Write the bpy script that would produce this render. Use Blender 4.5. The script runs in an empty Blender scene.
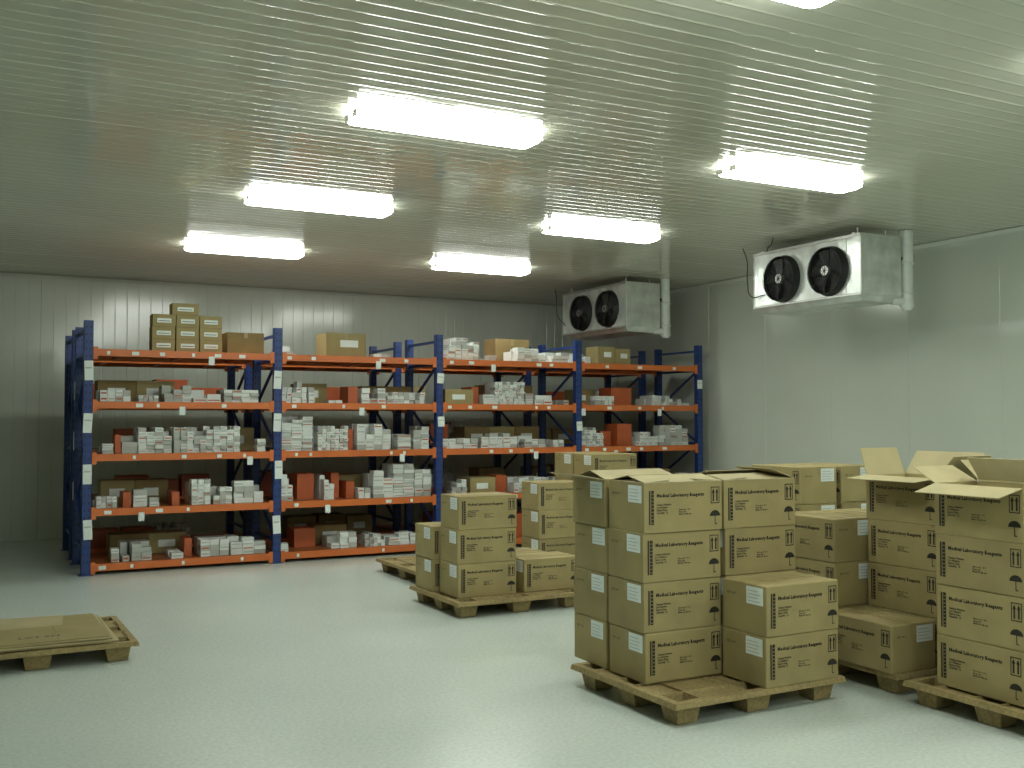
import bpy, bmesh, math, random
from mathutils import Vector, Matrix
random.seed(7)
scene = bpy.context.scene
COL = scene.collection

# ------------------------------------------------------------------ materials
def new_mat(name):
    m = bpy.data.materials.new(name); m.use_nodes = True
    nt = m.node_tree
    b = nt.nodes['Principled BSDF']
    return m, nt, b

def simple(name, col, rough=0.5, metal=0.0, var=0.06, scale=8.0, bump=0.0, bscale=40.0, spec=0.5):
    m, nt, b = new_mat(name)
    tc = nt.nodes.new('ShaderNodeTexCoord')
    n = nt.nodes.new('ShaderNodeTexNoise'); n.inputs['Scale'].default_value = scale
    n.inputs['Detail'].default_value = 4
    nt.links.new(tc.outputs['Object'], n.inputs['Vector'])
    r = nt.nodes.new('ShaderNodeValToRGB')
    r.color_ramp.elements[0].position = 0.3; r.color_ramp.elements[1].position = 0.7
    r.color_ramp.elements[0].color = tuple(max(0, c*(1-var*2)) for c in col)+(1,)
    r.color_ramp.elements[1].color = tuple(min(1, c*(1+var)) for c in col)+(1,)
    nt.links.new(n.outputs['Fac'], r.inputs['Fac'])
    nt.links.new(r.outputs['Color'], b.inputs['Base Color'])
    b.inputs['Roughness'].default_value = rough
    b.inputs['Metallic'].default_value = metal
    b.inputs['Specular IOR Level'].default_value = spec
    if bump > 0:
        n2 = nt.nodes.new('ShaderNodeTexNoise'); n2.inputs['Scale'].default_value = bscale
        nt.links.new(tc.outputs['Object'], n2.inputs['Vector'])
        bp = nt.nodes.new('ShaderNodeBump'); bp.inputs['Strength'].default_value = bump
        bp.inputs['Distance'].default_value = 0.01
        nt.links.new(n2.outputs['Fac'], bp.inputs['Height'])
        nt.links.new(bp.outputs['Normal'], b.inputs['Normal'])
    return m

def mat_card(name, c, bump=0.15):
    """kraft board, slightly different shade per carton (Object Info random)"""
    m, nt, b = new_mat(name)
    tc = nt.nodes.new('ShaderNodeTexCoord'); oi = nt.nodes.new('ShaderNodeObjectInfo')
    n = nt.nodes.new('ShaderNodeTexNoise'); n.inputs['Scale'].default_value = 5; n.inputs['Detail'].default_value = 4
    n.noise_dimensions = '4D'
    nt.links.new(tc.outputs['Object'], n.inputs['Vector'])
    mu = nt.nodes.new('ShaderNodeMath'); mu.operation = 'MULTIPLY'; mu.inputs[1].default_value = 30
    nt.links.new(oi.outputs['Random'], mu.inputs[0]); nt.links.new(mu.outputs[0], n.inputs['W'])
    r = nt.nodes.new('ShaderNodeValToRGB')
    r.color_ramp.elements[0].position = 0.3; r.color_ramp.elements[1].position = 0.7
    r.color_ramp.elements[0].color = tuple(x*0.88 for x in c)+(1,); r.color_ramp.elements[1].color = tuple(x*1.06 for x in c)+(1,)
    nt.links.new(n.outputs['Fac'], r.inputs['Fac'])
    hs = nt.nodes.new('ShaderNodeHueSaturation')
    mr = nt.nodes.new('ShaderNodeMapRange'); mr.inputs['To Min'].default_value = 0.9; mr.inputs['To Max'].default_value = 1.1
    nt.links.new(oi.outputs['Random'], mr.inputs['Value']); nt.links.new(mr.outputs[0], hs.inputs['Value'])
    nt.links.new(r.outputs['Color'], hs.inputs['Color']); nt.links.new(hs.outputs['Color'], b.inputs['Base Color'])
    b.inputs['Roughness'].default_value = 0.7; b.inputs['Specular IOR Level'].default_value = 0.3
    n2 = nt.nodes.new('ShaderNodeTexNoise'); n2.inputs['Scale'].default_value = 12
    nt.links.new(tc.outputs['Object'], n2.inputs['Vector'])
    bp = nt.nodes.new('ShaderNodeBump'); bp.inputs['Strength'].default_value = bump; bp.inputs['Distance'].default_value = 0.01
    nt.links.new(n2.outputs['Fac'], bp.inputs['Height']); nt.links.new(bp.outputs['Normal'], b.inputs['Normal'])
    return m
M_CARD = mat_card('kraft_cardboard', (0.345, 0.28, 0.13))
M_CARD2 = mat_card('kraft_cardboard_light', (0.45, 0.385, 0.22))
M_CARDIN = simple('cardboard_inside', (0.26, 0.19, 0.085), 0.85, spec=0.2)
M_TAPE = simple('packing_tape', (0.34, 0.265, 0.12), 0.3, var=0.03)
M_INK = simple('print_ink', (0.02, 0.017, 0.012), 0.6, var=0.05)
M_LABEL = simple('paper_label', (0.76, 0.82, 0.80), 0.6, var=0.03)
M_WHITE = simple('white_carton', (0.74, 0.78, 0.76), 0.55, var=0.05, scale=3)
M_CREAM = simple('grey_carton', (0.46, 0.48, 0.45), 0.55, var=0.05, scale=3)
M_ORANGE = simple('orange_carton', (0.46, 0.10, 0.03), 0.5, var=0.06)
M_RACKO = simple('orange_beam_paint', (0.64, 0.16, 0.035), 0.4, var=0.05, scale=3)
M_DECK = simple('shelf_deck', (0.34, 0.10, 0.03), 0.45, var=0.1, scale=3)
M_BLUE = simple('blue_upright_paint', (0.018, 0.05, 0.21), 0.4, var=0.08)
M_DARK = simple('black_plastic', (0.012, 0.012, 0.012), 0.45)
M_HOLE = simple('upright_slot', (0.01, 0.015, 0.04), 0.7)
M_ALU = simple('embossed_aluminium', (0.72, 0.75, 0.72), 0.28, metal=0.6, var=0.12, scale=6, bump=0.7, bscale=6)
M_STEEL = simple('zinc_steel', (0.5, 0.5, 0.48), 0.4, metal=0.8)
M_PVC = simple('white_pvc', (0.72, 0.76, 0.72), 0.4)
M_FIX = simple('fixture_plastic', (0.78, 0.80, 0.74), 0.4)
M_BLADE = simple('fan_blade', (0.05, 0.05, 0.05), 0.4, metal=0.3)

def mat_pallet():
    m, nt, b = new_mat('pressed_wood_chip')
    tc = nt.nodes.new('ShaderNodeTexCoord')
    v = nt.nodes.new('ShaderNodeTexVoronoi'); v.inputs['Scale'].default_value = 45
    nt.links.new(tc.outputs['Object'], v.inputs['Vector'])
    r = nt.nodes.new('ShaderNodeValToRGB')
    r.color_ramp.elements[0].color = (0.46, 0.36, 0.16, 1)
    r.color_ramp.elements[1].color = (0.28, 0.20, 0.08, 1)
    nt.links.new(v.outputs['Distance'], r.inputs['Fac'])
    n = nt.nodes.new('ShaderNodeTexNoise'); n.inputs['Scale'].default_value = 7
    nt.links.new(tc.outputs['Object'], n.inputs['Vector'])
    mx = nt.nodes.new('ShaderNodeMixRGB'); mx.blend_type = 'MULTIPLY'; mx.inputs['Fac'].default_value = 0.45
    nt.links.new(r.outputs['Color'], mx.inputs['Color1']); nt.links.new(n.outputs['Fac'], mx.inputs['Color2'])
    nt.links.new(mx.outputs['Color'], b.inputs['Base Color'])
    b.inputs['Roughness'].default_value = 0.75
    return m
M_PAL = mat_pallet()

def mat_floor():
    m, nt, b = new_mat('sealed_concrete_floor')
    tc = nt.nodes.new('ShaderNodeTexCoord')
    n = nt.nodes.new('ShaderNodeTexNoise'); n.inputs['Scale'].default_value = 0.5; n.inputs['Detail'].default_value = 5
    f = nt.nodes.new('ShaderNodeTexNoise'); f.inputs['Scale'].default_value = 45; f.inputs['Detail'].default_value = 4
    for x in (n, f): nt.links.new(tc.outputs['Object'], x.inputs['Vector'])
    r = nt.nodes.new('ShaderNodeValToRGB')
    r.color_ramp.elements[0].position = 0.3; r.color_ramp.elements[1].position = 0.7
    r.color_ramp.elements[0].color = (0.58, 0.65, 0.615, 1); r.color_ramp.elements[1].color = (0.66, 0.72, 0.68, 1)
    nt.links.new(n.outputs['Fac'], r.inputs['Fac'])
    r2 = nt.nodes.new('ShaderNodeValToRGB')
    r2.color_ramp.elements[0].position = 0.35; r2.color_ramp.elements[1].position = 0.65
    r2.color_ramp.elements[0].color = (0.86, 0.87, 0.86, 1); r2.color_ramp.elements[1].color = (1, 1, 1, 1)
    nt.links.new(f.outputs['Fac'], r2.inputs['Fac'])
    mx = nt.nodes.new('ShaderNodeMixRGB'); mx.blend_type = 'MULTIPLY'; mx.inputs['Fac'].default_value = 1
    nt.links.new(r.outputs['Color'], mx.inputs['Color1']); nt.links.new(r2.outputs['Color'], mx.inputs['Color2'])
    nt.links.new(mx.outputs['Color'], b.inputs['Base Color'])
    b.inputs['Roughness'].default_value = 0.24
    bp = nt.nodes.new('ShaderNodeBump'); bp.inputs['Strength'].default_value = 0.10; bp.inputs['Distance'].default_value = 0.01
    nt.links.new(f.outputs['Fac'], bp.inputs['Height']); nt.links.new(bp.outputs['Normal'], b.inputs['Normal'])
    return m
M_FLOOR = mat_floor()

def mat_panel(name, c0, c1, rough, bump, bscale, dist=0.02):
    m, nt, b = new_mat(name)
    tc = nt.nodes.new('ShaderNodeTexCoord')
    n = nt.nodes.new('ShaderNodeTexNoise'); n.inputs['Scale'].default_value = 0.7; n.inputs['Detail'].default_value = 5
    nt.links.new(tc.outputs['Object'], n.inputs['Vector'])
    r = nt.nodes.new('ShaderNodeValToRGB')
    r.color_ramp.elements[0].position = 0.3; r.color_ramp.elements[1].position = 0.7
    r.color_ramp.elements[0].color = c0+(1,); r.color_ramp.elements[1].color = c1+(1,)
    nt.links.new(n.outputs['Fac'], r.inputs['Fac']); nt.links.new(r.outputs['Color'], b.inputs['Base Color'])
    b.inputs['Roughness'].default_value = rough
    n2 = nt.nodes.new('ShaderNodeTexNoise'); n2.inputs['Scale'].default_value = bscale; n2.inputs['Detail'].default_value = 2
    nt.links.new(tc.outputs['Object'], n2.inputs['Vector'])
    bp = nt.nodes.new('ShaderNodeBump'); bp.inputs['Strength'].default_value = bump; bp.inputs['Distance'].default_value = dist
    nt.links.new(n2.outputs['Fac'], bp.inputs['Height']); nt.links.new(bp.outputs['Normal'], b.inputs['Normal'])
    return m
M_CEIL = mat_panel('painted_steel_ceiling', (0.56, 0.565, 0.465), (0.62, 0.625, 0.525), 0.085, 0.22, 4.0)
M_WALL = mat_panel('painted_steel_wall', (0.57, 0.615, 0.545), (0.63, 0.675, 0.60), 0.15, 0.12, 1.5)

def mat_emit(name, col, s):
    m = bpy.data.materials.new(name); m.use_nodes = True
    nt = m.node_tree; nt.nodes.clear()
    e = nt.nodes.new('ShaderNodeEmission'); e.inputs['Color'].default_value = col+(1,); e.inputs['Strength'].default_value = s
    o = nt.nodes.new('ShaderNodeOutputMaterial'); nt.links.new(e.outputs[0], o.inputs[0])
    return m
M_EMIT = mat_emit('lit_diffuser', (0.94, 1.0, 0.91), 24.0)

# ------------------------------------------------------------------ mesh builder
class MB:
    def __init__(s): s.v=[]; s.f=[]; s.m=[]; s.sm=[]; s.mats=[]
    def mi(s, mat):
        if mat not in s.mats: s.mats.append(mat)
        return s.mats.index(mat)
    def face(s, pts, mat, smooth=False):
        i=len(s.v); s.v += [tuple(p) for p in pts]; s.f.append(tuple(range(i,i+len(pts)))); s.m.append(s.mi(mat)); s.sm.append(smooth)
    def mesh(s, verts, faces, mat, M=None, smooth=False):
        i=len(s.v)
        s.v += [tuple(M@Vector(p)) if M else tuple(p) for p in verts]
        k=s.mi(mat)
        for f in faces: s.f.append(tuple(i+j for j in f)); s.m.append(k); s.sm.append(smooth)
    def box(s, x0,x1,y0,y1,z0,z1, mat, M=None):
        v=[(x0,y0,z0),(x1,y0,z0),(x1,y1,z0),(x0,y1,z0),(x0,y0,z1),(x1,y0,z1),(x1,y1,z1),(x0,y1,z1)]
        f=[(3,2,1,0),(4,5,6,7),(0,1,5,4),(1,2,6,5),(2,3,7,6),(3,0,4,7)]
        s.mesh(v,f,mat,M)
    def bar(s, p0, p1, w, h, mat):
        p0=Vector(p0);p1=Vector(p1);d=p1-p0;L=d.length
        q=d.to_track_quat('Z','Y').to_matrix().to_4x4()
        s.box(-w/2,w/2,-h/2,h/2,0,L,mat,Matrix.Translation(p0)@q)
    def cyl(s,p0,p1,r,mat,seg=16,r1=None,caps=True,smooth=True):
        if r1 is None: r1=r
        p0=Vector(p0);p1=Vector(p1);d=p1-p0;L=d.length
        M=Matrix.Translation(p0)@d.to_track_quat('Z','Y').to_matrix().to_4x4()
        v=[];f=[]
        for i in range(seg):
            a=2*math.pi*i/seg; v.append((r*math.cos(a),r*math.sin(a),0)); v.append((r1*math.cos(a),r1*math.sin(a),L))
        for i in range(seg):
            j=(i+1)%seg; f.append((2*i,2*j,2*j+1,2*i+1))
        s.mesh(v,f,mat,M,smooth)
        if caps:
            s.mesh([v[2*i] for i in range(seg)],[tuple(reversed(range(seg)))],mat,M)
            s.mesh([v[2*i+1] for i in range(seg)],[tuple(range(seg))],mat,M)
    def torus(s,c,axis,R,r,mat,seg=32,rs=8):
        M=Matrix.Translation(Vector(c))@Vector(axis).to_track_quat('Z','Y').to_matrix().to_4x4()
        v=[];f=[]
        for i in range(seg):
            a=2*math.pi*i/seg
            for j in range(rs):
                b=2*math.pi*j/rs
                v.append(((R+r*math.cos(b))*math.cos(a),(R+r*math.cos(b))*math.sin(a),r*math.sin(b)))
        for i in range(seg):
            for j in range(rs):
                f.append((i*rs+j,((i+1)%seg)*rs+j,((i+1)%seg)*rs+(j+1)%rs,i*rs+(j+1)%rs))
        s.mesh(v,f,mat,M,True)
    def data(s,name):
        me=bpy.data.meshes.new(name); me.from_pydata(s.v,[],s.f)
        for m in s.mats: me.materials.append(m)
        me.polygons.foreach_set('material_index',s.m); me.polygons.foreach_set('use_smooth',s.sm)
        me.update(); return me
    def obj(s,name,loc=(0,0,0),rz=0,parent=None,bevel=0):
        o=bpy.data.objects.new(name,s.data(name)); COL.objects.link(o); o.location=loc; o.rotation_euler=(0,0,rz)
        if parent: o.parent=parent
        if bevel:
            b=o.modifiers.new('bevel','BEVEL'); b.width=bevel; b.segments=2; b.limit_method='ANGLE'
        return o
def inst(name, me, loc, rz=0):
    o=bpy.data.objects.new(name,me); COL.objects.link(o); o.location=loc; o.rotation_euler=(0,0,rz); return o
def empty(name, loc=(0,0,0)):
    o=bpy.data.objects.new(name,None); COL.objects.link(o); o.location=loc; o.empty_display_size=0.2; return o

def text_geo(txt,size,bold=0.0):
    cu=bpy.data.curves.new('t','FONT'); cu.body=txt; cu.size=size; cu.resolution_u=1; cu.offset=bold
    o=bpy.data.objects.new('t',cu); COL.objects.link(o)
    bpy.context.view_layer.update()
    me=bpy.data.meshes.new_from_object(o.evaluated_get(bpy.context.evaluated_depsgraph_get()))
    vs=[tuple(v.co) for v in me.vertices]; fs=[tuple(p.vertices) for p in me.polygons]
    bpy.data.objects.remove(o); bpy.data.curves.remove(cu); bpy.data.meshes.remove(me)
    return vs,fs

# ------------------------------------------------------------------ room
XL,XR,YB,YF,H = -3.5, 9.2, -3.0, 14.9, 3.5
mb=MB(); mb.box(XL-0.2,XR+0.2,YB-0.2,YF+0.2,-0.1,0,M_FLOOR); mb.obj('floor')

# ceiling: narrow shallow beads running along X, flat pans between them
mb=MB(); v=[];f=[]
per=0.125; ys=[]
k=0; y=YB
while y<YF-1e-6:
    bw=0.030; big=(k%8==0)
    hgt=0.0020 if not big else 0.0034
    for j in range(13):
        t=j/12; ys.append((y+bw*t, H-hgt*0.5*(1-math.cos(2*math.pi*t))))
    ys.append((y+bw+0.012,H)); ys.append((y+per-0.012,H))
    y+=per; k+=1
ys.append((YF,H))
for i,(y,z) in enumerate(ys):
    v += [(XL-0.1,y,z),(XR+0.1,y,z)]
    if i: f.append((2*i-2,2*i,2*i+1,2*i-1))
mb.mesh(v,f,M_CEIL,None,True)
mb.box(XL-0.1,XR+0.1,YB,YF,H+0.03,H+0.12,M_CEIL)
mb.obj('ceiling')

def ribbed(name, p0, p1, nrm, period, depth, seam):
    p0=Vector(p0);p1=Vector(p1);nrm=Vector(nrm);L=(p1-p0).length;d=(p1-p0)/L
    mb=MB(); pts=[]; t=0
    k=0
    while t<L-1e-6:
        pts.append((t,0)); w=min(L,t+period)
        dd=depth*(2.5 if (k+1)%seam==0 else 1)
        if w<L: pts += [(w-0.010,0),(w-0.005,dd),(w+0.0,dd),(w+0.004,0)]
        t=w+0.0045 if w<L else L; k+=1
    pts.append((L,0)); v=[];f=[]
    for i,(t,o) in enumerate(pts):
        q=p0+d*t-nrm*o; v += [(q.x,q.y,0),(q.x,q.y,H)]
        if i: f.append((2*i-2,2*i,2*i+1,2*i-1))
    mb.mesh(v,f,M_WALL)
    a=p0-nrm*0.02; b=p1-nrm*0.02; a2=p0-nrm*0.12; b2=p1-nrm*0.12
    vv=[(a.x,a.y,0),(b.x,b.y,0),(b2.x,b2.y,0),(a2.x,a2.y,0)]; vv+= [(x,y,H+0.05) for x,y,_ in vv]
    mb.mesh(vv,[(0,1,2,3),(4,5,6,7),(0,1,5,4),(1,2,6,5),(2,3,7,6),(3,0,4,7)],M_WALL)
    return mb.obj(name)
ribbed('wall_back',(XL,YF,0),(XR,YF,0),(0,-1,0),0.15,0.003,7)
ribbed('wall_right',(XR,YF,0),(XR,YB,0),(-1,0,0),1.15,0.0018,1)
ribbed('wall_left',(XL,YB,0),(XL,YF,0),(1,0,0),0.15,0.003,7)
ribbed('wall_front',(XR,YB,0),(XL,YB,0),(0,1,0),0.15,0.003,7)
def trim(name,pts,a,b):
    mb=MB(); a=Vector(a);b=Vector(b)
    mb.mesh([a+Vector(p) for p in pts]+[b+Vector(p) for p in pts],[(0,1,len(pts)+1,len(pts)),(1,2,len(pts)+2,len(pts)+1)],M_WALL)
    mb.obj(name)
trim('trim_1',[(0,-0.004,-0.045),(0,-0.03,-0.01),(0,-0.035,-0.006)],(XL,YF,H),(XR,YF,H))
trim('trim_2',[(-0.004,0,-0.045),(-0.03,0,-0.01),(-0.035,0,-0.006)],(XR,YB,H),(XR,YF,H))

# ------------------------------------------------------------------ ceiling lights
def fixture():
    mb=MB(); L=0.63
    mb.box(-L+0.02,L-0.02,-0.09,0.09,-0.016,-0.0045,M_FIX)
    prof=[(-0.115,-0.016),(-0.135,-0.022),(-0.143,-0.048),(-0.125,-0.074),(-0.08,-0.086),(0.08,-0.086),(0.125,-0.074),(0.143,-0.048),(0.135,-0.022),(0.115,-0.016)]
    secs=[(-L,0.86),(-L+0.02,0.97),(-L+0.05,1.0),(L-0.05,1.0),(L-0.02,0.97),(L,0.86)]
    v=[];f=[];n=len(prof)
    for x,s in secs:
        for (y,z) in prof: v.append((x,y*s,-0.016+(z+0.016)*s))
    for a in range(len(secs)-1):
        for i in range(n-1): f.append((a*n+i,(a+1)*n+i,(a+1)*n+i+1,a*n+i+1))
    f.append(tuple(range(n))); f.append(tuple(reversed(range((len(secs)-1)*n,len(secs)*n))))
    mb.mesh(v,f,M_EMIT)
    for sx in (-1,1):
        for sy in (-0.07,0.07):
            x0,x1=sorted((sx*L,sx*(L+0.016))); mb.box(x0,x1,sy-0.035,sy+0.035,-0.070,-0.03,M_FIX)
    return mb.data('fluorescent_light_fixture')
fx=fixture()
for X in (2.68,5.6):
    for Y in (-1.8,0.6,3.25,5.95,8.65,11.4):
        inst('fluorescent_light_fixture',fx,(X,Y,H+0.0))

# ------------------------------------------------------------------ cartons
W,D,HB=0.54,0.36,0.275
TX_T=text_geo('Medical Laboratory Reagents',0.028,0.0009)
TX_S=[text_geo('Catalog Number\nLot Number\nExpiry Date\nQuantity  12',0.015,0.0004), text_geo('Store at 2 - 8 C\nKeep dry\nMade for lab use',0.013,0.0003), text_geo('REF 0417',0.02)]
def face_M(kind):
    if kind=='front': return Matrix(((1,0,0,-W/2),(0,0,-1,-D/2),(0,1,0,0),(0,0,0,1)))
    if kind=='back':  return Matrix(((-1,0,0,W/2),(0,0,1,D/2),(0,1,0,0),(0,0,0,1)))
    if kind=='left':  return Matrix(((0,0,-1,-W/2),(-1,0,0,D/2),(0,1,0,0),(0,0,0,1)))
    if kind=='right': return Matrix(((0,0,1,W/2),(1,0,0,-D/2),(0,1,0,0),(0,0,0,1)))
def rect(mb,M,x0,x1,y0,y1,mat,z=0.0012):
    mb.mesh([(x0,y0,z),(x1,y0,z),(x1,y1,z),(x0,y1,z)],[(0,1,2,3)],mat,M)
def prints(mb):
    for k in ('front','back'):
        M=face_M(k)
        rect(mb,M,0.030,0.040,0.045,0.235,M_INK); rect(mb,M,0.045,0.064,0.045,0.235,M_INK)
        for i in range(9): rect(mb,M,0.048,0.061,0.054+i*0.020,0.058+i*0.020,M_CARD,0.0018)
        T=Matrix.Translation((0.082,0.197,0.0012)); mb.mesh(TX_T[0],TX_T[1],M_INK,M@T)
        T=Matrix.Translation((0.082,0.150,0.0012)); mb.mesh(TX_S[0][0],TX_S[0][1],M_INK,M@T)
        T=Matrix.Translation((0.235,0.120,0.0012)); mb.mesh(TX_S[1][0],TX_S[1][1],M_INK,M@T)
        x0,x1,y0,y1=0.460,0.522,0.150,0.245; t=0.005
        rect(mb,M,x0,x1,y0,y0+t,M_INK);rect(mb,M,x0,x1,y1-t,y1,M_INK);rect(mb,M,x0,x0+t,y0,y1,M_INK);rect(mb,M,x1-t,x1,y0,y1,M_INK)
        for xc in (0.478,0.504):
            rect(mb,M,xc-0.005,xc+0.005,y0+0.012,y1-0.032,M_INK)
            mb.mesh([(xc-0.011,y1-0.034,0.0012),(xc+0.011,y1-0.034,0.0012),(xc,y1-0.009,0.0012)],[(0,1,2)],M_INK,M)
        c=(0.49,0.078); pts=[(c[0]+0.037*math.cos(a),c[1]+0.033*math.sin(a),0.0012) for a in [math.pi*i/10 for i in range(11)]]
        mb.mesh(pts,[tuple(range(11))],M_INK,M); rect(mb,M,0.4875,0.4925,0.032,0.078,M_INK); rect(mb,M,0.4875,0.504,0.030,0.035,M_INK)
    for k in ('left','right'):
        M=face_M(k)
        rect(mb,M,0.20,0.335,0.165,0.262,M_LABEL)
        for i in range(4): rect(mb,M,0.212,0.31-0.015*(i%2),0.18+i*0.019,0.184+i*0.019,M_CREAM,0.0018)
        T=Matrix.Translation((0.04,0.20,0.0012)); mb.mesh(TX_S[2][0],TX_S[2][1],M_INK,M@T)
        rect(mb,M,0.165,0.195,0.215,HB-0.004,M_TAPE)
def closed_carton():
    mb=MB()
    bm=bmesh.new(); bmesh.ops.create_cube(bm,size=1)
    for v in bm.verts: v.co=Vector((v.co.x*W,v.co.y*D,(v.co.z+0.5)*HB))
    bmesh.ops.bevel(bm,geom=bm.edges[:],offset=0.006,segments=2,affect='EDGES',profile=0.5)
    bm.verts.index_update()
    mb.mesh([v.co[:] for v in bm.verts],[tuple(v.index for v in f.verts) for f in bm.faces],M_CARD); bm.free()
    mb.box(-W/2+0.006,W/2-0.006,-0.0015,0.0015,HB-0.001,HB+0.0006,M_INK)
    mb.box(-W/2+0.001,W/2-0.001,-0.025,0.025,HB,HB+0.0012,M_TAPE)
    prints(mb); return mb.data('cardboard_box')
CARTON=closed_carton()
def open_carton(fl):
    mb=MB(); t=0.005
    mb.box(-W/2,W/2,-D/2,-D/2+t,0,HB,M_CARD); mb.box(-W/2,W/2,D/2-t,D/2,0,HB,M_CARD)
    mb.box(-W/2,-W/2+t,-D/2+t,D/2-t,0,HB,M_CARD); mb.box(W/2-t,W/2,-D/2+t,D/2-t,0,HB,M_CARD)
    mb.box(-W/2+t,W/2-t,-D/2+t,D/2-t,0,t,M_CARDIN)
    for i in range(4):
        for j in range(2):
            x=-W/2+0.015+i*0.128; y=-D/2+0.012+j*0.17
            mb.box(x,x+0.122,y,y+0.162,t,HB-0.05,M_WHITE)
    prints(mb)
    FL=D/2
    for k,a in fl.items():
        a=math.radians(a); ca,sa=math.cos(a),math.sin(a); Wd=W/2-0.004; Dd=D/2-0.004
        if k in('front','back'):
            s=-1 if k=='front' else 1
            P=[(-Wd,s*D/2,HB),(Wd,s*D/2,HB),(Wd-0.008,s*(D/2+ca*FL),HB+sa*FL),(-Wd+0.008,s*(D/2+ca*FL),HB+sa*FL)]; nn=Vector((0,-s*sa,ca))
        else:
            s=-1 if k=='left' else 1
            P=[(s*W/2,-Dd,HB),(s*W/2,Dd,HB),(s*(W/2+ca*FL),Dd-0.008,HB+sa*FL),(s*(W/2+ca*FL),-Dd+0.008,HB+sa*FL)]; nn=Vector((-s*sa,0,ca))
        P=[Vector(p)+Vector((0,0,0.001)) for p in P]; Q=[p+nn*0.004*(1 if ca>-0.5 else -1) for p in P]
        mb.mesh(P+Q,[(0,1,2,3),(4,5,6,7),(0,1,5,4),(1,2,6,5),(2,3,7,6),(3,0,4,7)],M_CARD2)
    return mb.data('open_cardboard_box')

PZ=0.13
def stack(x,y,nl,rot=False,base=PZ,top=None,jit=0.007):
    w,d=(D,W) if rot else (W,D)
    z=base
    for i in range(nl):
        jx=random.uniform(-jit,jit);jy=random.uniform(-jit,jit); r=(-math.pi/2 if rot else 0)+random.uniform(-0.014,0.014)
        if i==nl-1 and top: inst('open_cardboard_box',open_carton(top),(x+w/2+jx,y+d/2+jy,z),r)
        else: inst('cardboard_box',CARTON,(x+w/2+jx,y+d/2+jy,z),r)
        z+=HB+0.0015
    return z

# ------------------------------------------------------------------ pallets
def pallet_mesh():
    bm=bmesh.new()
    xs=[-0.60,-0.565,-0.40,-0.09,0.09,0.40,0.565,0.60]; ys=[-0.50,-0.465,-0.31,-0.085,0.085,0.31,0.465,0.50]
    g=[[bm.verts.new((x,y,PZ)) for y in ys] for x in xs]
    feet=[];rec=[]
    for i in range(7):
        for j in range(7):
            f=bm.faces.new((g[i][j],g[i+1][j],g[i+1][j+1],g[i][j+1]))
            if i in(1,3,5) and j in(1,3,5): feet.append(f)
            elif i in (1,2,3,4,5) and j in (1,2,3,4,5): rec.append(f)
    for f in rec:
        bmesh.ops.inset_individual(bm,faces=[f],thickness=0.022)
        for v in f.verts: v.co.z-=0.012
    for f in feet:
        bmesh.ops.inset_individual(bm,faces=[f],thickness=0.012)
        bmesh.ops.inset_individual(bm,faces=[f],thickness=0.008)
        for v in f.verts: v.co.z-=0.04
        bmesh.ops.inset_individual(bm,faces=[f],thickness=0.018)
        for v in f.verts: v.co.z=0.0125
    be=[e for e in bm.edges if e.is_boundary]
    r=bmesh.ops.extrude_edge_only(bm,edges=be)
    for v in r['geom']:
        if isinstance(v,bmesh.types.BMVert): v.co.z-=0.03; v.co.x*=1.012; v.co.y*=1.014
    bmesh.ops.recalc_face_normals(bm,faces=bm.faces)
    up=sum(f.normal.z for f in bm.faces)
    if up<0: bmesh.ops.reverse_faces(bm,faces=bm.faces)
    me=bpy.data.meshes.new('pallet'); bm.to_mesh(me); bm.free(); me.materials.append(M_PAL); return me
PME=pallet_mesh()
def pallet(cx,cy,rz=0):
    o=inst('pressed_wood_pallet',PME,(cx,cy,0),rz)
    s=o.modifiers.new('solid','SOLIDIFY'); s.thickness=0.012; s.offset=-1
    b=o.modifiers.new('bev','BEVEL'); b.width=0.004; b.segments=2; b.limit_method='ANGLE'
    return o

# main foreground pallet
pallet(3.82,4.81,0.015)
stack(3.32,4.70,4,top={'left':176,'right':176,'front':170,'back':169})
stack(3.32,5.085,4,top={'left':10,'right':176,'front':166,'back':165})
stack(3.885,4.70,4,top={'left':176,'right':160,'front':172,'back':165})
stack(3.885,5.085,3)
stack(3.84,4.315,2)

# middle pallet
pallet(4.05,7.93)
stack(3.54,7.62,3); stack(3.47,8.01,2); stack(4.15,7.62,1); stack(4.05,8.01,1)

# pallets behind it
pallet(4.30,9.62,math.pi/2)
pallet(5.52,9.18)
stack(4.99,8.85,3); stack(5.55,8.75,4); stack(5.55,9.14,4)

# pallets on the right
pallet(5.22,4.80,math.pi/2)
stack(4.70,4.22,1,rot=True)
stack(5.09,4.22,4,rot=True,top={'front':-6,'back':55,'left':70,'right':50})
stack(4.85,4.80,3,rot=True)
stack(5.24,4.80,3,rot=True)
pallet(5.95,6.15)
stack(5.45,5.72,4,rot=True); stack(5.85,5.72,4,rot=True)
pallet(5.26,3.60)
stack(4.76,3.42,4,rot=True,top={'front':-14,'back':40,'left':28,'right':75})
stack(5.14,3.42,4,rot=True,top={'front':50,'back':40,'left':40,'right':60})

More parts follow.
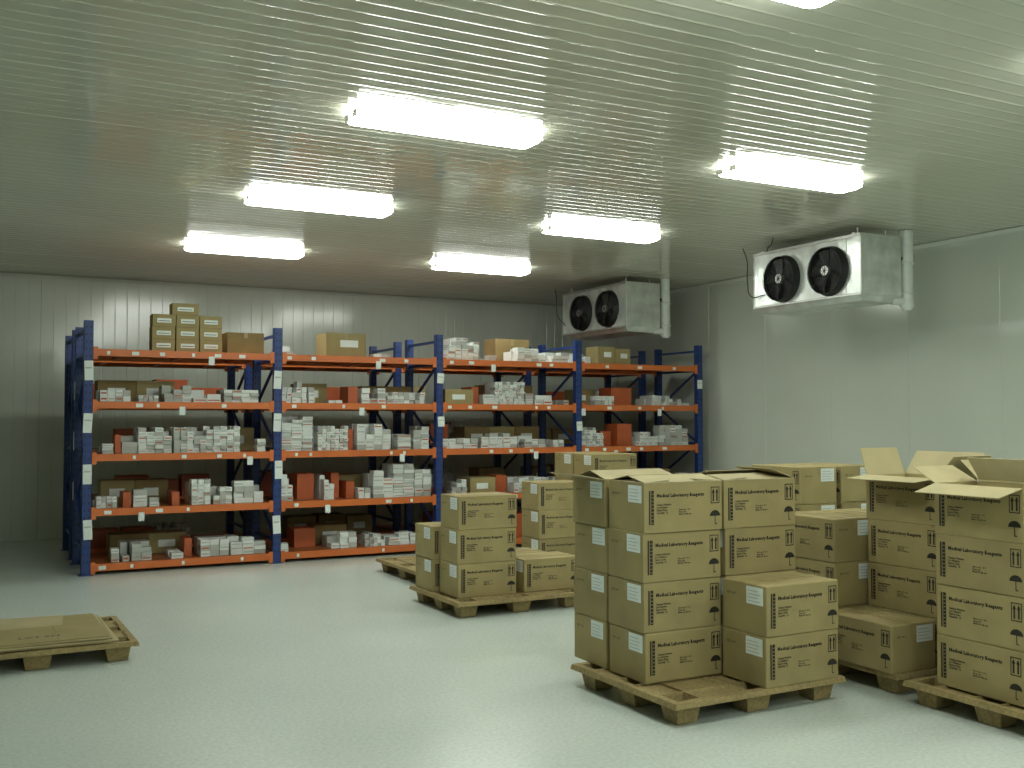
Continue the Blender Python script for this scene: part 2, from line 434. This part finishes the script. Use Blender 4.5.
# left pallet with flattened cartons
pallet(0.40,7.66,0.02)
def flat_stack():
    mb=MB(); z=PZ
    T=text_geo('LOT 001',0.07,0.002)
    for i in range(6):
        M=Matrix.Translation((random.uniform(-0.02,0.02),random.uniform(-0.02,0.02),0))@Matrix.Rotation(random.uniform(-0.03,0.03),4,'Z')
        w,d=0.53-0.01*i,0.44
        mb.box(-w,w,-d,d,z,z+0.007,M_CARD2 if i%2==0 else M_CARD,M)
        if i==5:
            for x in (-0.2,0.18): mb.box(x-0.002,x+0.002,-d,d,z+0.007,z+0.0076,M_CARDIN,M)
            mb.mesh(T[0],T[1],M_INK,M@Matrix.Translation((-0.05,-0.3,z+0.0078)))
        z+=0.0075
    mb.mesh([(-0.3,0.1,z),(0.25,0.1,z),(0.28,0.42,z+0.012),(-0.3,0.42,z+0.018)],[(0,1,2,3)],M_CARD2)
    mb.obj('flattened_cardboard_sheets',(0.34,7.64,0))
flat_stack()

# ------------------------------------------------------------------ racks
BAY=1.955; X0=1.07; LEV=[0.07,0.63,1.19,1.73,2.27]
def rack(name,y0,y1,root_tags=True):
    root=empty(name,(X0,y0,0))
    PH=2.60
    up=MB()
    for i in range(5):
        x=i*BAY
        for yy in (0.0,y1-y0-0.07):
            up.box(x-0.045,x+0.045,yy,yy+0.004,0,PH,M_BLUE)
            up.box(x-0.045,x-0.041,yy,yy+0.07,0,PH,M_BLUE); up.box(x+0.041,x+0.045,yy,yy+0.07,0,PH,M_BLUE)
            up.box(x-0.07,x+0.07,yy-0.03,yy+0.10,0,0.008,M_BLUE)
            k=0.12
            while k<PH-0.03:
                for sx in(-0.02,0.02): up.box(x+sx-0.006,x+sx+0.006,yy-0.0006,yy,k,k+0.025,M_HOLE)
                k+=0.075
        d=y1-y0
        for z in (0.25,1.25,2.25,2.52): up.bar((x,0.05,z),(x,d-0.05,z),0.03,0.03,M_BLUE)
        for a in range(4):
            z=0.25+a*0.5
            p,q=(0.05,d-0.05) if a%2==0 else (d-0.05,0.05)
            up.bar((x,p,z),(x,q,z+0.5),0.03,0.02,M_BLUE)
    up.obj('uprights',parent=root)
    be=MB()
    for i in range(4):
        xa,xb=i*BAY+0.045,(i+1)*BAY-0.045
        for z in LEV:
            for yy,s in ((0.0,1),(y1-y0-0.045,-1)):
                be.box(xa,xb,yy-0.002,yy+0.045,z-0.032,z+0.04,M_RACKO)
                for xe in (xa,xb-0.045):
                    be.box(xe,xe+0.045,yy-0.008,yy-0.002,z-0.065,z+0.06,M_RACKO)
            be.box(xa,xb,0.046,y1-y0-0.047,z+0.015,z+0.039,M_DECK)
            for j in range(3):
                xx=xa+(xb-xa)*(j+0.5)/3; be.box(xx-0.02,xx+0.02,0.045,y1-y0-0.045,z-0.02,z+0.014,M_RACKO)
    be.obj('beams_and_decks',parent=root)
    if root_tags:
        tg=MB()
        for i in range(5):
            for z in (2.06,1.52,0.98,0.42):
                if i>1 and random.random()<0.4: continue
                zz=z+random.uniform(-0.05,0.05); hh=0.10 if i<2 else 0.06
                ox=random.uniform(-0.015,0.02)
                M=Matrix.Translation((i*BAY+ox,-0.014,zz))@Matrix.Rotation(random.uniform(-0.06,0.06),4,'Y')
                tg.box(-0.04,0.045,-0.001,0.001,-hh,hh,M_LABEL,M)
                tg.box(-0.03,0.035,-0.0016,-0.001,hh*0.2,hh*0.35,M_CREAM,M)
                tg.box(i*BAY+ox-0.005,i*BAY+ox+0.005,-0.0125,-0.0,zz+hh-0.02,zz+hh,M_LABEL)
        # cards wired to the outer side of the end frame
        for (yy,zz) in ((0.93,1.9),(0.95,1.35),(0.95,0.8)):
            tg.box(-0.050,-0.048,yy-0.04,yy+0.05,zz-0.1,zz+0.1,M_LABEL); tg.box(-0.0485,-0.044,yy,yy+0.01,zz+0.06,zz+0.08,M_LABEL)
        for i in range(4):
            for z in LEV:
                for k in range(6):
                    if random.random()<0.6:
                        xx=i*BAY+0.15+k*0.28+random.uniform(-0.08,0.08); ww=random.choice((0.03,0.05,0.07))
                        tg.box(xx,xx+ww,-0.006,-0.0022,z-0.018,z+0.020,M_LABEL)
        for (bx,lv) in ((0.9,3),(1.62,2),(2.9,3),(1.2,4),(3.4,2),(4.6,4),(5.9,3),(6.4,2),(7.1,3),(0.5,1),(2.5,1),(3.1,4),(5.2,2)):
            z=LEV[lv]
            tg.box(bx,bx+0.06,-0.012,-0.009,z-0.10,z-0.01,M_LABEL); tg.box(bx+0.02,bx+0.035,-0.009,-0.002,z-0.03,z-0.01,M_LABEL)
        tg.obj('label_cards',parent=root)
    return root
rack('pallet_rack',11.26,12.26)
rack('pallet_rack',12.60,13.60,False)

def cartons(segs, bay, lev, name='reagent_cartons', y0=11.32):
    mb=MB(); z0=LEV[lev]+0.0405; bx=X0+bay*BAY
    for s in segs:
        a,b,h,kind=s[:4]; yo=s[4] if len(s)>4 else 0.0
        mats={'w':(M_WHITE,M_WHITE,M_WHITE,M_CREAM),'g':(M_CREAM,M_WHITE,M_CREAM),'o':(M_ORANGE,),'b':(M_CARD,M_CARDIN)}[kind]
        if kind in('w','g'):
            cw=random.choice((0.05,0.065,0.085,0.10)); ch=random.choice((0.035,0.045,0.06)); cd=0.14
        elif kind=='o': cw,ch,cd=(b-a),h*0.98,0.3
        else: cw,ch,cd=min(0.34,(b-a)),min(h,0.26),0.34
        a=max(a,0.06); nx=max(1,int((b-a)/cw+0.01)); nz=max(1,int(round(h/ch)))
        cw=(b-a)/nx
        for i in range(nx):
            top=nz-(random.choice((0,0,0,1,1,2)) if nz>2 else 0) if kind!='o' else nz
            for k in range(top):
                m=random.choice(mats); x=bx+a+i*cw; y=y0+yo+random.uniform(0,0.035); z=z0+k*ch
                if z+ch>LEV[lev]+0.56-0.09 and lev<4: break
                mb.box(x+0.002,x+cw-0.002,y,y+cd,z,z+ch-0.002,m)
                if kind in('w','g') and random.random()<0.6:
                    mb.box(x+0.01,x+cw-0.01,y-0.0008,y,z+ch*0.35,z+ch*0.62,random.choice((M_CREAM,M_CREAM,M_CREAM,M_ORANGE)) )
                elif kind=='b':
                    mb.box(x+cw*0.25,x+cw*0.7,y-0.001,y,z+ch*0.3,z+ch*0.65,M_LABEL)
            if kind in('w','g') and random.random()<0.7:
                hh=max(1,nz-random.choice((0,1)))*ch
                mb.box(bx+a+i*cw,bx+a+(i+1)*cw-0.002,y0+yo+0.19,y0+yo+0.40,z0,z0+min(hh,0.4),random.choice(mats))
    if mb.v: mb.obj(name)
S={ (0,3):[(.12,.42,.12,'w'),(.5,.7,.08,'g'),(.76,1.04,.19,'g'),(1.06,1.35,.15,'w'),(1.38,1.76,.14,'w'),(.15,.95,.24,'b',.5)],
    (0,2):[(.15,.26,.12,'w'),(.27,.33,.2,'o'),(.34,.5,.26,'g'),(.5,.84,.27,'w'),(.86,1.2,.29,'g'),(1.2,1.56,.27,'w'),(.7,1.85,.26,'b',.55)],
    (0,1):[(.1,.3,.10,'w'),(.36,.44,.16,'o'),(.46,.6,.2,'w'),(.62,.72,.1,'w'),(.85,.93,.15,'o'),(1.05,1.25,.25,'w'),(1.28,1.48,.2,'g'),(1.5,1.82,.22,'w'),(.2,.9,.25,'b',.55)],
    (0,0):[(.45,.65,.18,'g'),(1.0,1.08,.2,'o',.1),(1.15,1.45,.2,'w'),(1.47,1.85,.16,'w'),(.3,1.1,.22,'b',.55)],
    (1,3):[(.05,.35,.25,'w'),(.84,.96,.2,'o'),(1.0,1.3,.16,'w'),(1.32,1.8,.15,'w'),(.4,.75,.24,'b',.5),(1.2,1.85,.22,'b',.55)],
    (1,2):[(.02,.42,.38,'w'),(.48,.84,.28,'w'),(.86,.93,.25,'o',.1),(.95,1.36,.3,'w'),(1.45,1.62,.18,'w'),(1.65,1.85,.26,'g')],
    (1,1):[(.02,.2,.3,'w'),(.3,.5,.3,'o',.2),(.56,.68,.25,'w'),(.7,.8,.3,'o',.2),(.85,.95,.2,'o',.1),(1.15,1.4,.3,'w'),(1.4,1.66,.38,'w'),(1.67,1.88,.3,'w'),(.85,1.2,.25,'b',.52)],
    (1,0):[(.05,.15,.1,'w'),(.3,.55,.22,'o',.3),(.65,.95,.18,'w'),(1.05,1.3,.15,'g'),(1.35,1.6,.15,'w'),(.6,1.0,.22,'b',.5)],
    (2,3):[(.1,.48,.18,'b'),(.5,.6,.22,'o',.1),(.62,.78,.22,'w'),(.78,1.2,.28,'w'),(1.35,1.6,.1,'w'),(.9,1.6,.26,'b',.5)],
    (2,2):[(.05,.55,.12,'w'),(.6,1.1,.2,'w'),(1.2,1.5,.13,'w'),(.1,.35,.3,'o',.45),(.6,1.7,.26,'b',.5)],
    (2,1):[(.45,.8,.2,'b'),(.85,1.0,.22,'o',.1),(1.05,1.4,.18,'w'),(1.4,1.7,.16,'w'),(.2,.4,.2,'g')],
    (2,0):[(.1,.5,.2,'w'),(.9,1.3,.3,'o')],
    (3,3):[(.1,.28,.2,'b',.1),(.62,.95,.24,'o',.1),(.3,.6,.1,'w'),(1.2,1.7,.14,'w')],
    (3,2):[(.05,.42,.26,'w'),(.45,.62,.2,'o',.1),(.65,.88,.3,'o'),(.95,1.3,.2,'w'),(1.32,1.8,.25,'g')],
    (3,1):[(.1,.6,.2,'w'),(.8,1.5,.24,'b')],(3,0):[(.2,.8,.2,'w'),(1,1.6,.2,'b')]}
# loose cartons in the gaps of the front row
for sg in S.values():
    fr=sorted((s[0],s[1]) for s in sg if len(s)<5 or s[4]<0.45); cur=0.08; add=[]
    for a,b in fr+[(1.86,1.9)]:
        if a-cur>0.13:
            c=cur+0.02
            while c<a-0.08:
                w=min(random.uniform(0.07,0.17),a-0.02-c)
                if random.random()<0.6 and w>0.05:
                    add.append((c,c+w,random.choice((.05,.08,.12,.16)),random.choice('wwgwo')))
                c+=w+0.03
        cur=max(cur,b)
    sg.extend(add)
for (b,l),sg in S.items(): cartons(sg,b,l)
for b in range(4):
    for l in range(4):
        sg=[]; x=0.1
        while x<1.45:
            w=random.uniform(.3,.4)
            if random.random()<0.62: sg.append((x,x+w,random.uniform(.2,.3),random.choice('bbbgoo')))
            x+=w+.03
        if sg: cartons(sg,b,l,'stored_boxes',12.68)
TOPZ=LEV[4]+0.0405
def topboxes():
    mb=MB(); x0=X0+.63; y=11.34
    def bx(x,w,z,h,mat,d=0.2,lab=True,yy=y):
        mb.box(x+.003,x+w-.003,yy,yy+d,z,z+h-.003,mat)
        if lab:
            mb.box(x+w*.2,x+w*.8,yy-.001,yy,z+h*.3,z+h*.65,M_LABEL)
            mb.box(x+w*.25,x+w*.75,yy-.0016,yy-.001,z+h*.42,z+h*.47,M_INK)
    for k in range(3):
        for i in range(3): bx(x0+i*.245+random.uniform(-.004,.004),.24,TOPZ+k*.132,.132,M_CARD)
    bx(x0+.2,.28,TOPZ+.396,.125,M_CARD)
    return mb.obj('stacked_labelled_boxes')
topboxes()
def plainbox(x,y,w,d,h,name='cardboard_box',mat=M_CARD,lab=True):
    mb=MB(); mb.box(0,w,0,d,0,h,mat); mb.box(.002,w-.002,d/2-.02,d/2+.02,h,h+.001,M_TAPE)
    mb.box(w*.5-.02,w*.5+.02,-.001,0,h*.75,h,M_TAPE)
    if lab: mb.box(w*.35,w*.8,-.0012,0,h*.4,h*.7,M_LABEL)
    mb.obj(name,(x,y,TOPZ),bevel=0.003)
plainbox(X0+1.42,11.36,.40,.35,.23,lab=False,mat=M_CARDIN)
plainbox(X0+BAY+.58,11.36,.48,.4,.27)
plainbox(X0+2*BAY+1.05,11.85,.5,.33,.32,lab=False,mat=M_CARDIN)
plainbox(X0+3*BAY+.36,11.36,.26,.3,.23); plainbox(X0+3*BAY+.63,11.36,.24,.3,.21)
cartons([(.06,.2,.10,'g'),(1.15,1.35,.06,'w')],1,4)
cartons([(.06,.24,.2,'w'),(.25,.56,.27,'w'),(.7,.8,.06,'g'),(1.1,1.5,.16,'w'),(1.6,1.85,.12,'w')],2,4)
cartons([(.06,.22,.15,'w')],3,4)

# ------------------------------------------------------------------ evaporators
def evaporator(y0,y1):
    root=empty('evaporator_unit',(7.7,y0,2.76))
    L=y1-y0; dx=0.55; h=0.66
    c=MB()
    c.box(0,dx,0,L,0.06,h,M_ALU)
    c.mesh([(0.0,0.02,0.06),(dx,0.02,0.06),(dx,L-0.02,0.06),(0.0,L-0.02,0.06),(0.06,0.05,0.0),(dx-0.05,0.05,-0.01),(dx-0.05,L-0.05,-0.01),(0.06,L-0.05,0.0)],
           [(7,6,5,4),(0,1,5,4),(1,2,6,5),(2,3,7,6),(3,0,4,7)],M_ALU)
    c.box(-0.004,0,0,0.02,0.06,h,M_STEEL); c.box(-0.004,0,L-0.02,L,0.06,h,M_STEEL)
    c.box(-0.012,0.0,0,L,h-0.03,h,M_STEEL); c.box(-0.012,0,0,L,0.05,0.075,M_STEEL)
    c.box(-0.004,0,0.19,0.20,0.06,h,M_STEEL)
    c.obj('casing',parent=root,bevel=0.003)
    f=MB()
    for fy in (0.42,1.09):
        cz=0.33; R=0.235
        f.cyl((-0.003,fy,cz),(0.0-0.001,fy,cz),R+0.02,M_DARK,32)
        f.cyl((-0.07,fy,cz),(0,fy,cz),R,M_DARK,36,r1=R+0.02,caps=False)
        f.cyl((-0.07,fy,cz),(0,fy,cz),R-0.008,M_DARK,36,r1=R+0.012,caps=False)
        for r in (0.235,0.20,0.165,0.13,0.095,0.06): f.torus((-0.078,fy,cz),(1,0,0),r,0.003,M_DARK,32,6)
        for a in range(8):
            an=math.pi*2*a/8; f.cyl((-0.076,fy,cz),(-0.076,fy+R*math.cos(an),cz+R*math.sin(an)),0.003,M_DARK,6)
        f.cyl((-0.074,fy,cz),(-0.03,fy,cz),0.05,M_STEEL,20)
        for a in range(5):
            an=2*math.pi*a/5
            M=Matrix.Translation((-0.035,fy,cz))@Matrix.Rotation(an,4,'X')
            f.mesh([(-0.012,0.05,-0.03),(0.014,0.05,0.03),(0.022,0.21,0.075),(-0.016,0.215,-0.035)],[(0,1,2,3)],M_BLADE,M)
    f.obj('fans',parent=root)
    hg=MB()
    for yy in (0.12,L-0.12):
        for xx in (0.08,dx-0.08): hg.cyl((xx,yy,h-0.01),(xx,yy,H-2.76-0.005),0.008,M_STEEL,8)
        hg.box(0.02,dx-0.02,yy-0.02,yy+0.02,h,h+0.02,M_STEEL)
    hg.obj('hangers',parent=root)
    p=MB()
    px,py=dx+0.12,0.04
    p.cyl((px,py,-0.02),(px,py,H-2.76-0.005),0.065,M_PVC,20)
    for zz in (0.10,0.40): p.torus((px,py,zz),(0,0,1),0.066,0.012,M_PVC,24,8)
    p.cyl((px,py,-0.07),(px,py,-0.02),0.045,M_PVC,20,r1=0.075)
    p.cyl((dx-0.06,py+0.04,0.02),(px,py,0.02),0.045,M_PVC,16)
    p.cyl((dx-0.02,py+0.02,0.45),(px,py,0.45),0.02,M_DARK,12)
    p.obj('pipework',parent=root)
    return root
evaporator(7.23,8.79); evaporator(11.3,12.94)

def cable(pts,r=0.008,mat=M_DARK,name='power_cable'):
    cu=bpy.data.curves.new(name,'CURVE'); cu.dimensions='3D'; cu.bevel_depth=r; cu.bevel_resolution=2
    s=cu.splines.new('BEZIER'); s.bezier_points.add(len(pts)-1)
    for b,p in zip(s.bezier_points,pts): b.co=p; b.handle_left_type=b.handle_right_type='AUTO'
    cu.materials.append(mat); o=bpy.data.objects.new(name,cu); COL.objects.link(o)
cable([(7.6,8.85,3.491),(7.64,8.83,3.35),(7.62,8.80,3.1),(7.65,8.78,2.95),(7.69,8.6,2.95)],0.006)
cable([(7.45,8.2,3.491),(7.6,8.4,3.455),(7.66,8.5,3.46),(7.72,8.6,3.426)],0.006)
cable([(7.60,13.0,3.491),(7.62,12.99,3.35),(7.62,12.96,3.1),(7.69,12.85,2.95)],0.006)

# ------------------------------------------------------------------ world / camera
w=bpy.data.worlds.new('world'); scene.world=w; w.use_nodes=True
w.node_tree.nodes['Background'].inputs[0].default_value=(0.5,0.6,0.5,1); w.node_tree.nodes['Background'].inputs[1].default_value=0.02
cam=bpy.data.cameras.new('camera'); co=bpy.data.objects.new('camera',cam); COL.objects.link(co)
co.location=(0,0,1.6); co.rotation_euler=(math.radians(91.9),0,math.radians(-27.9)); cam.lens=36.04; cam.sensor_width=36
cam.clip_start=0.05
scene.camera=co
scene.view_settings.view_transform='Standard'; scene.view_settings.look='None'; scene.view_settings.exposure=0
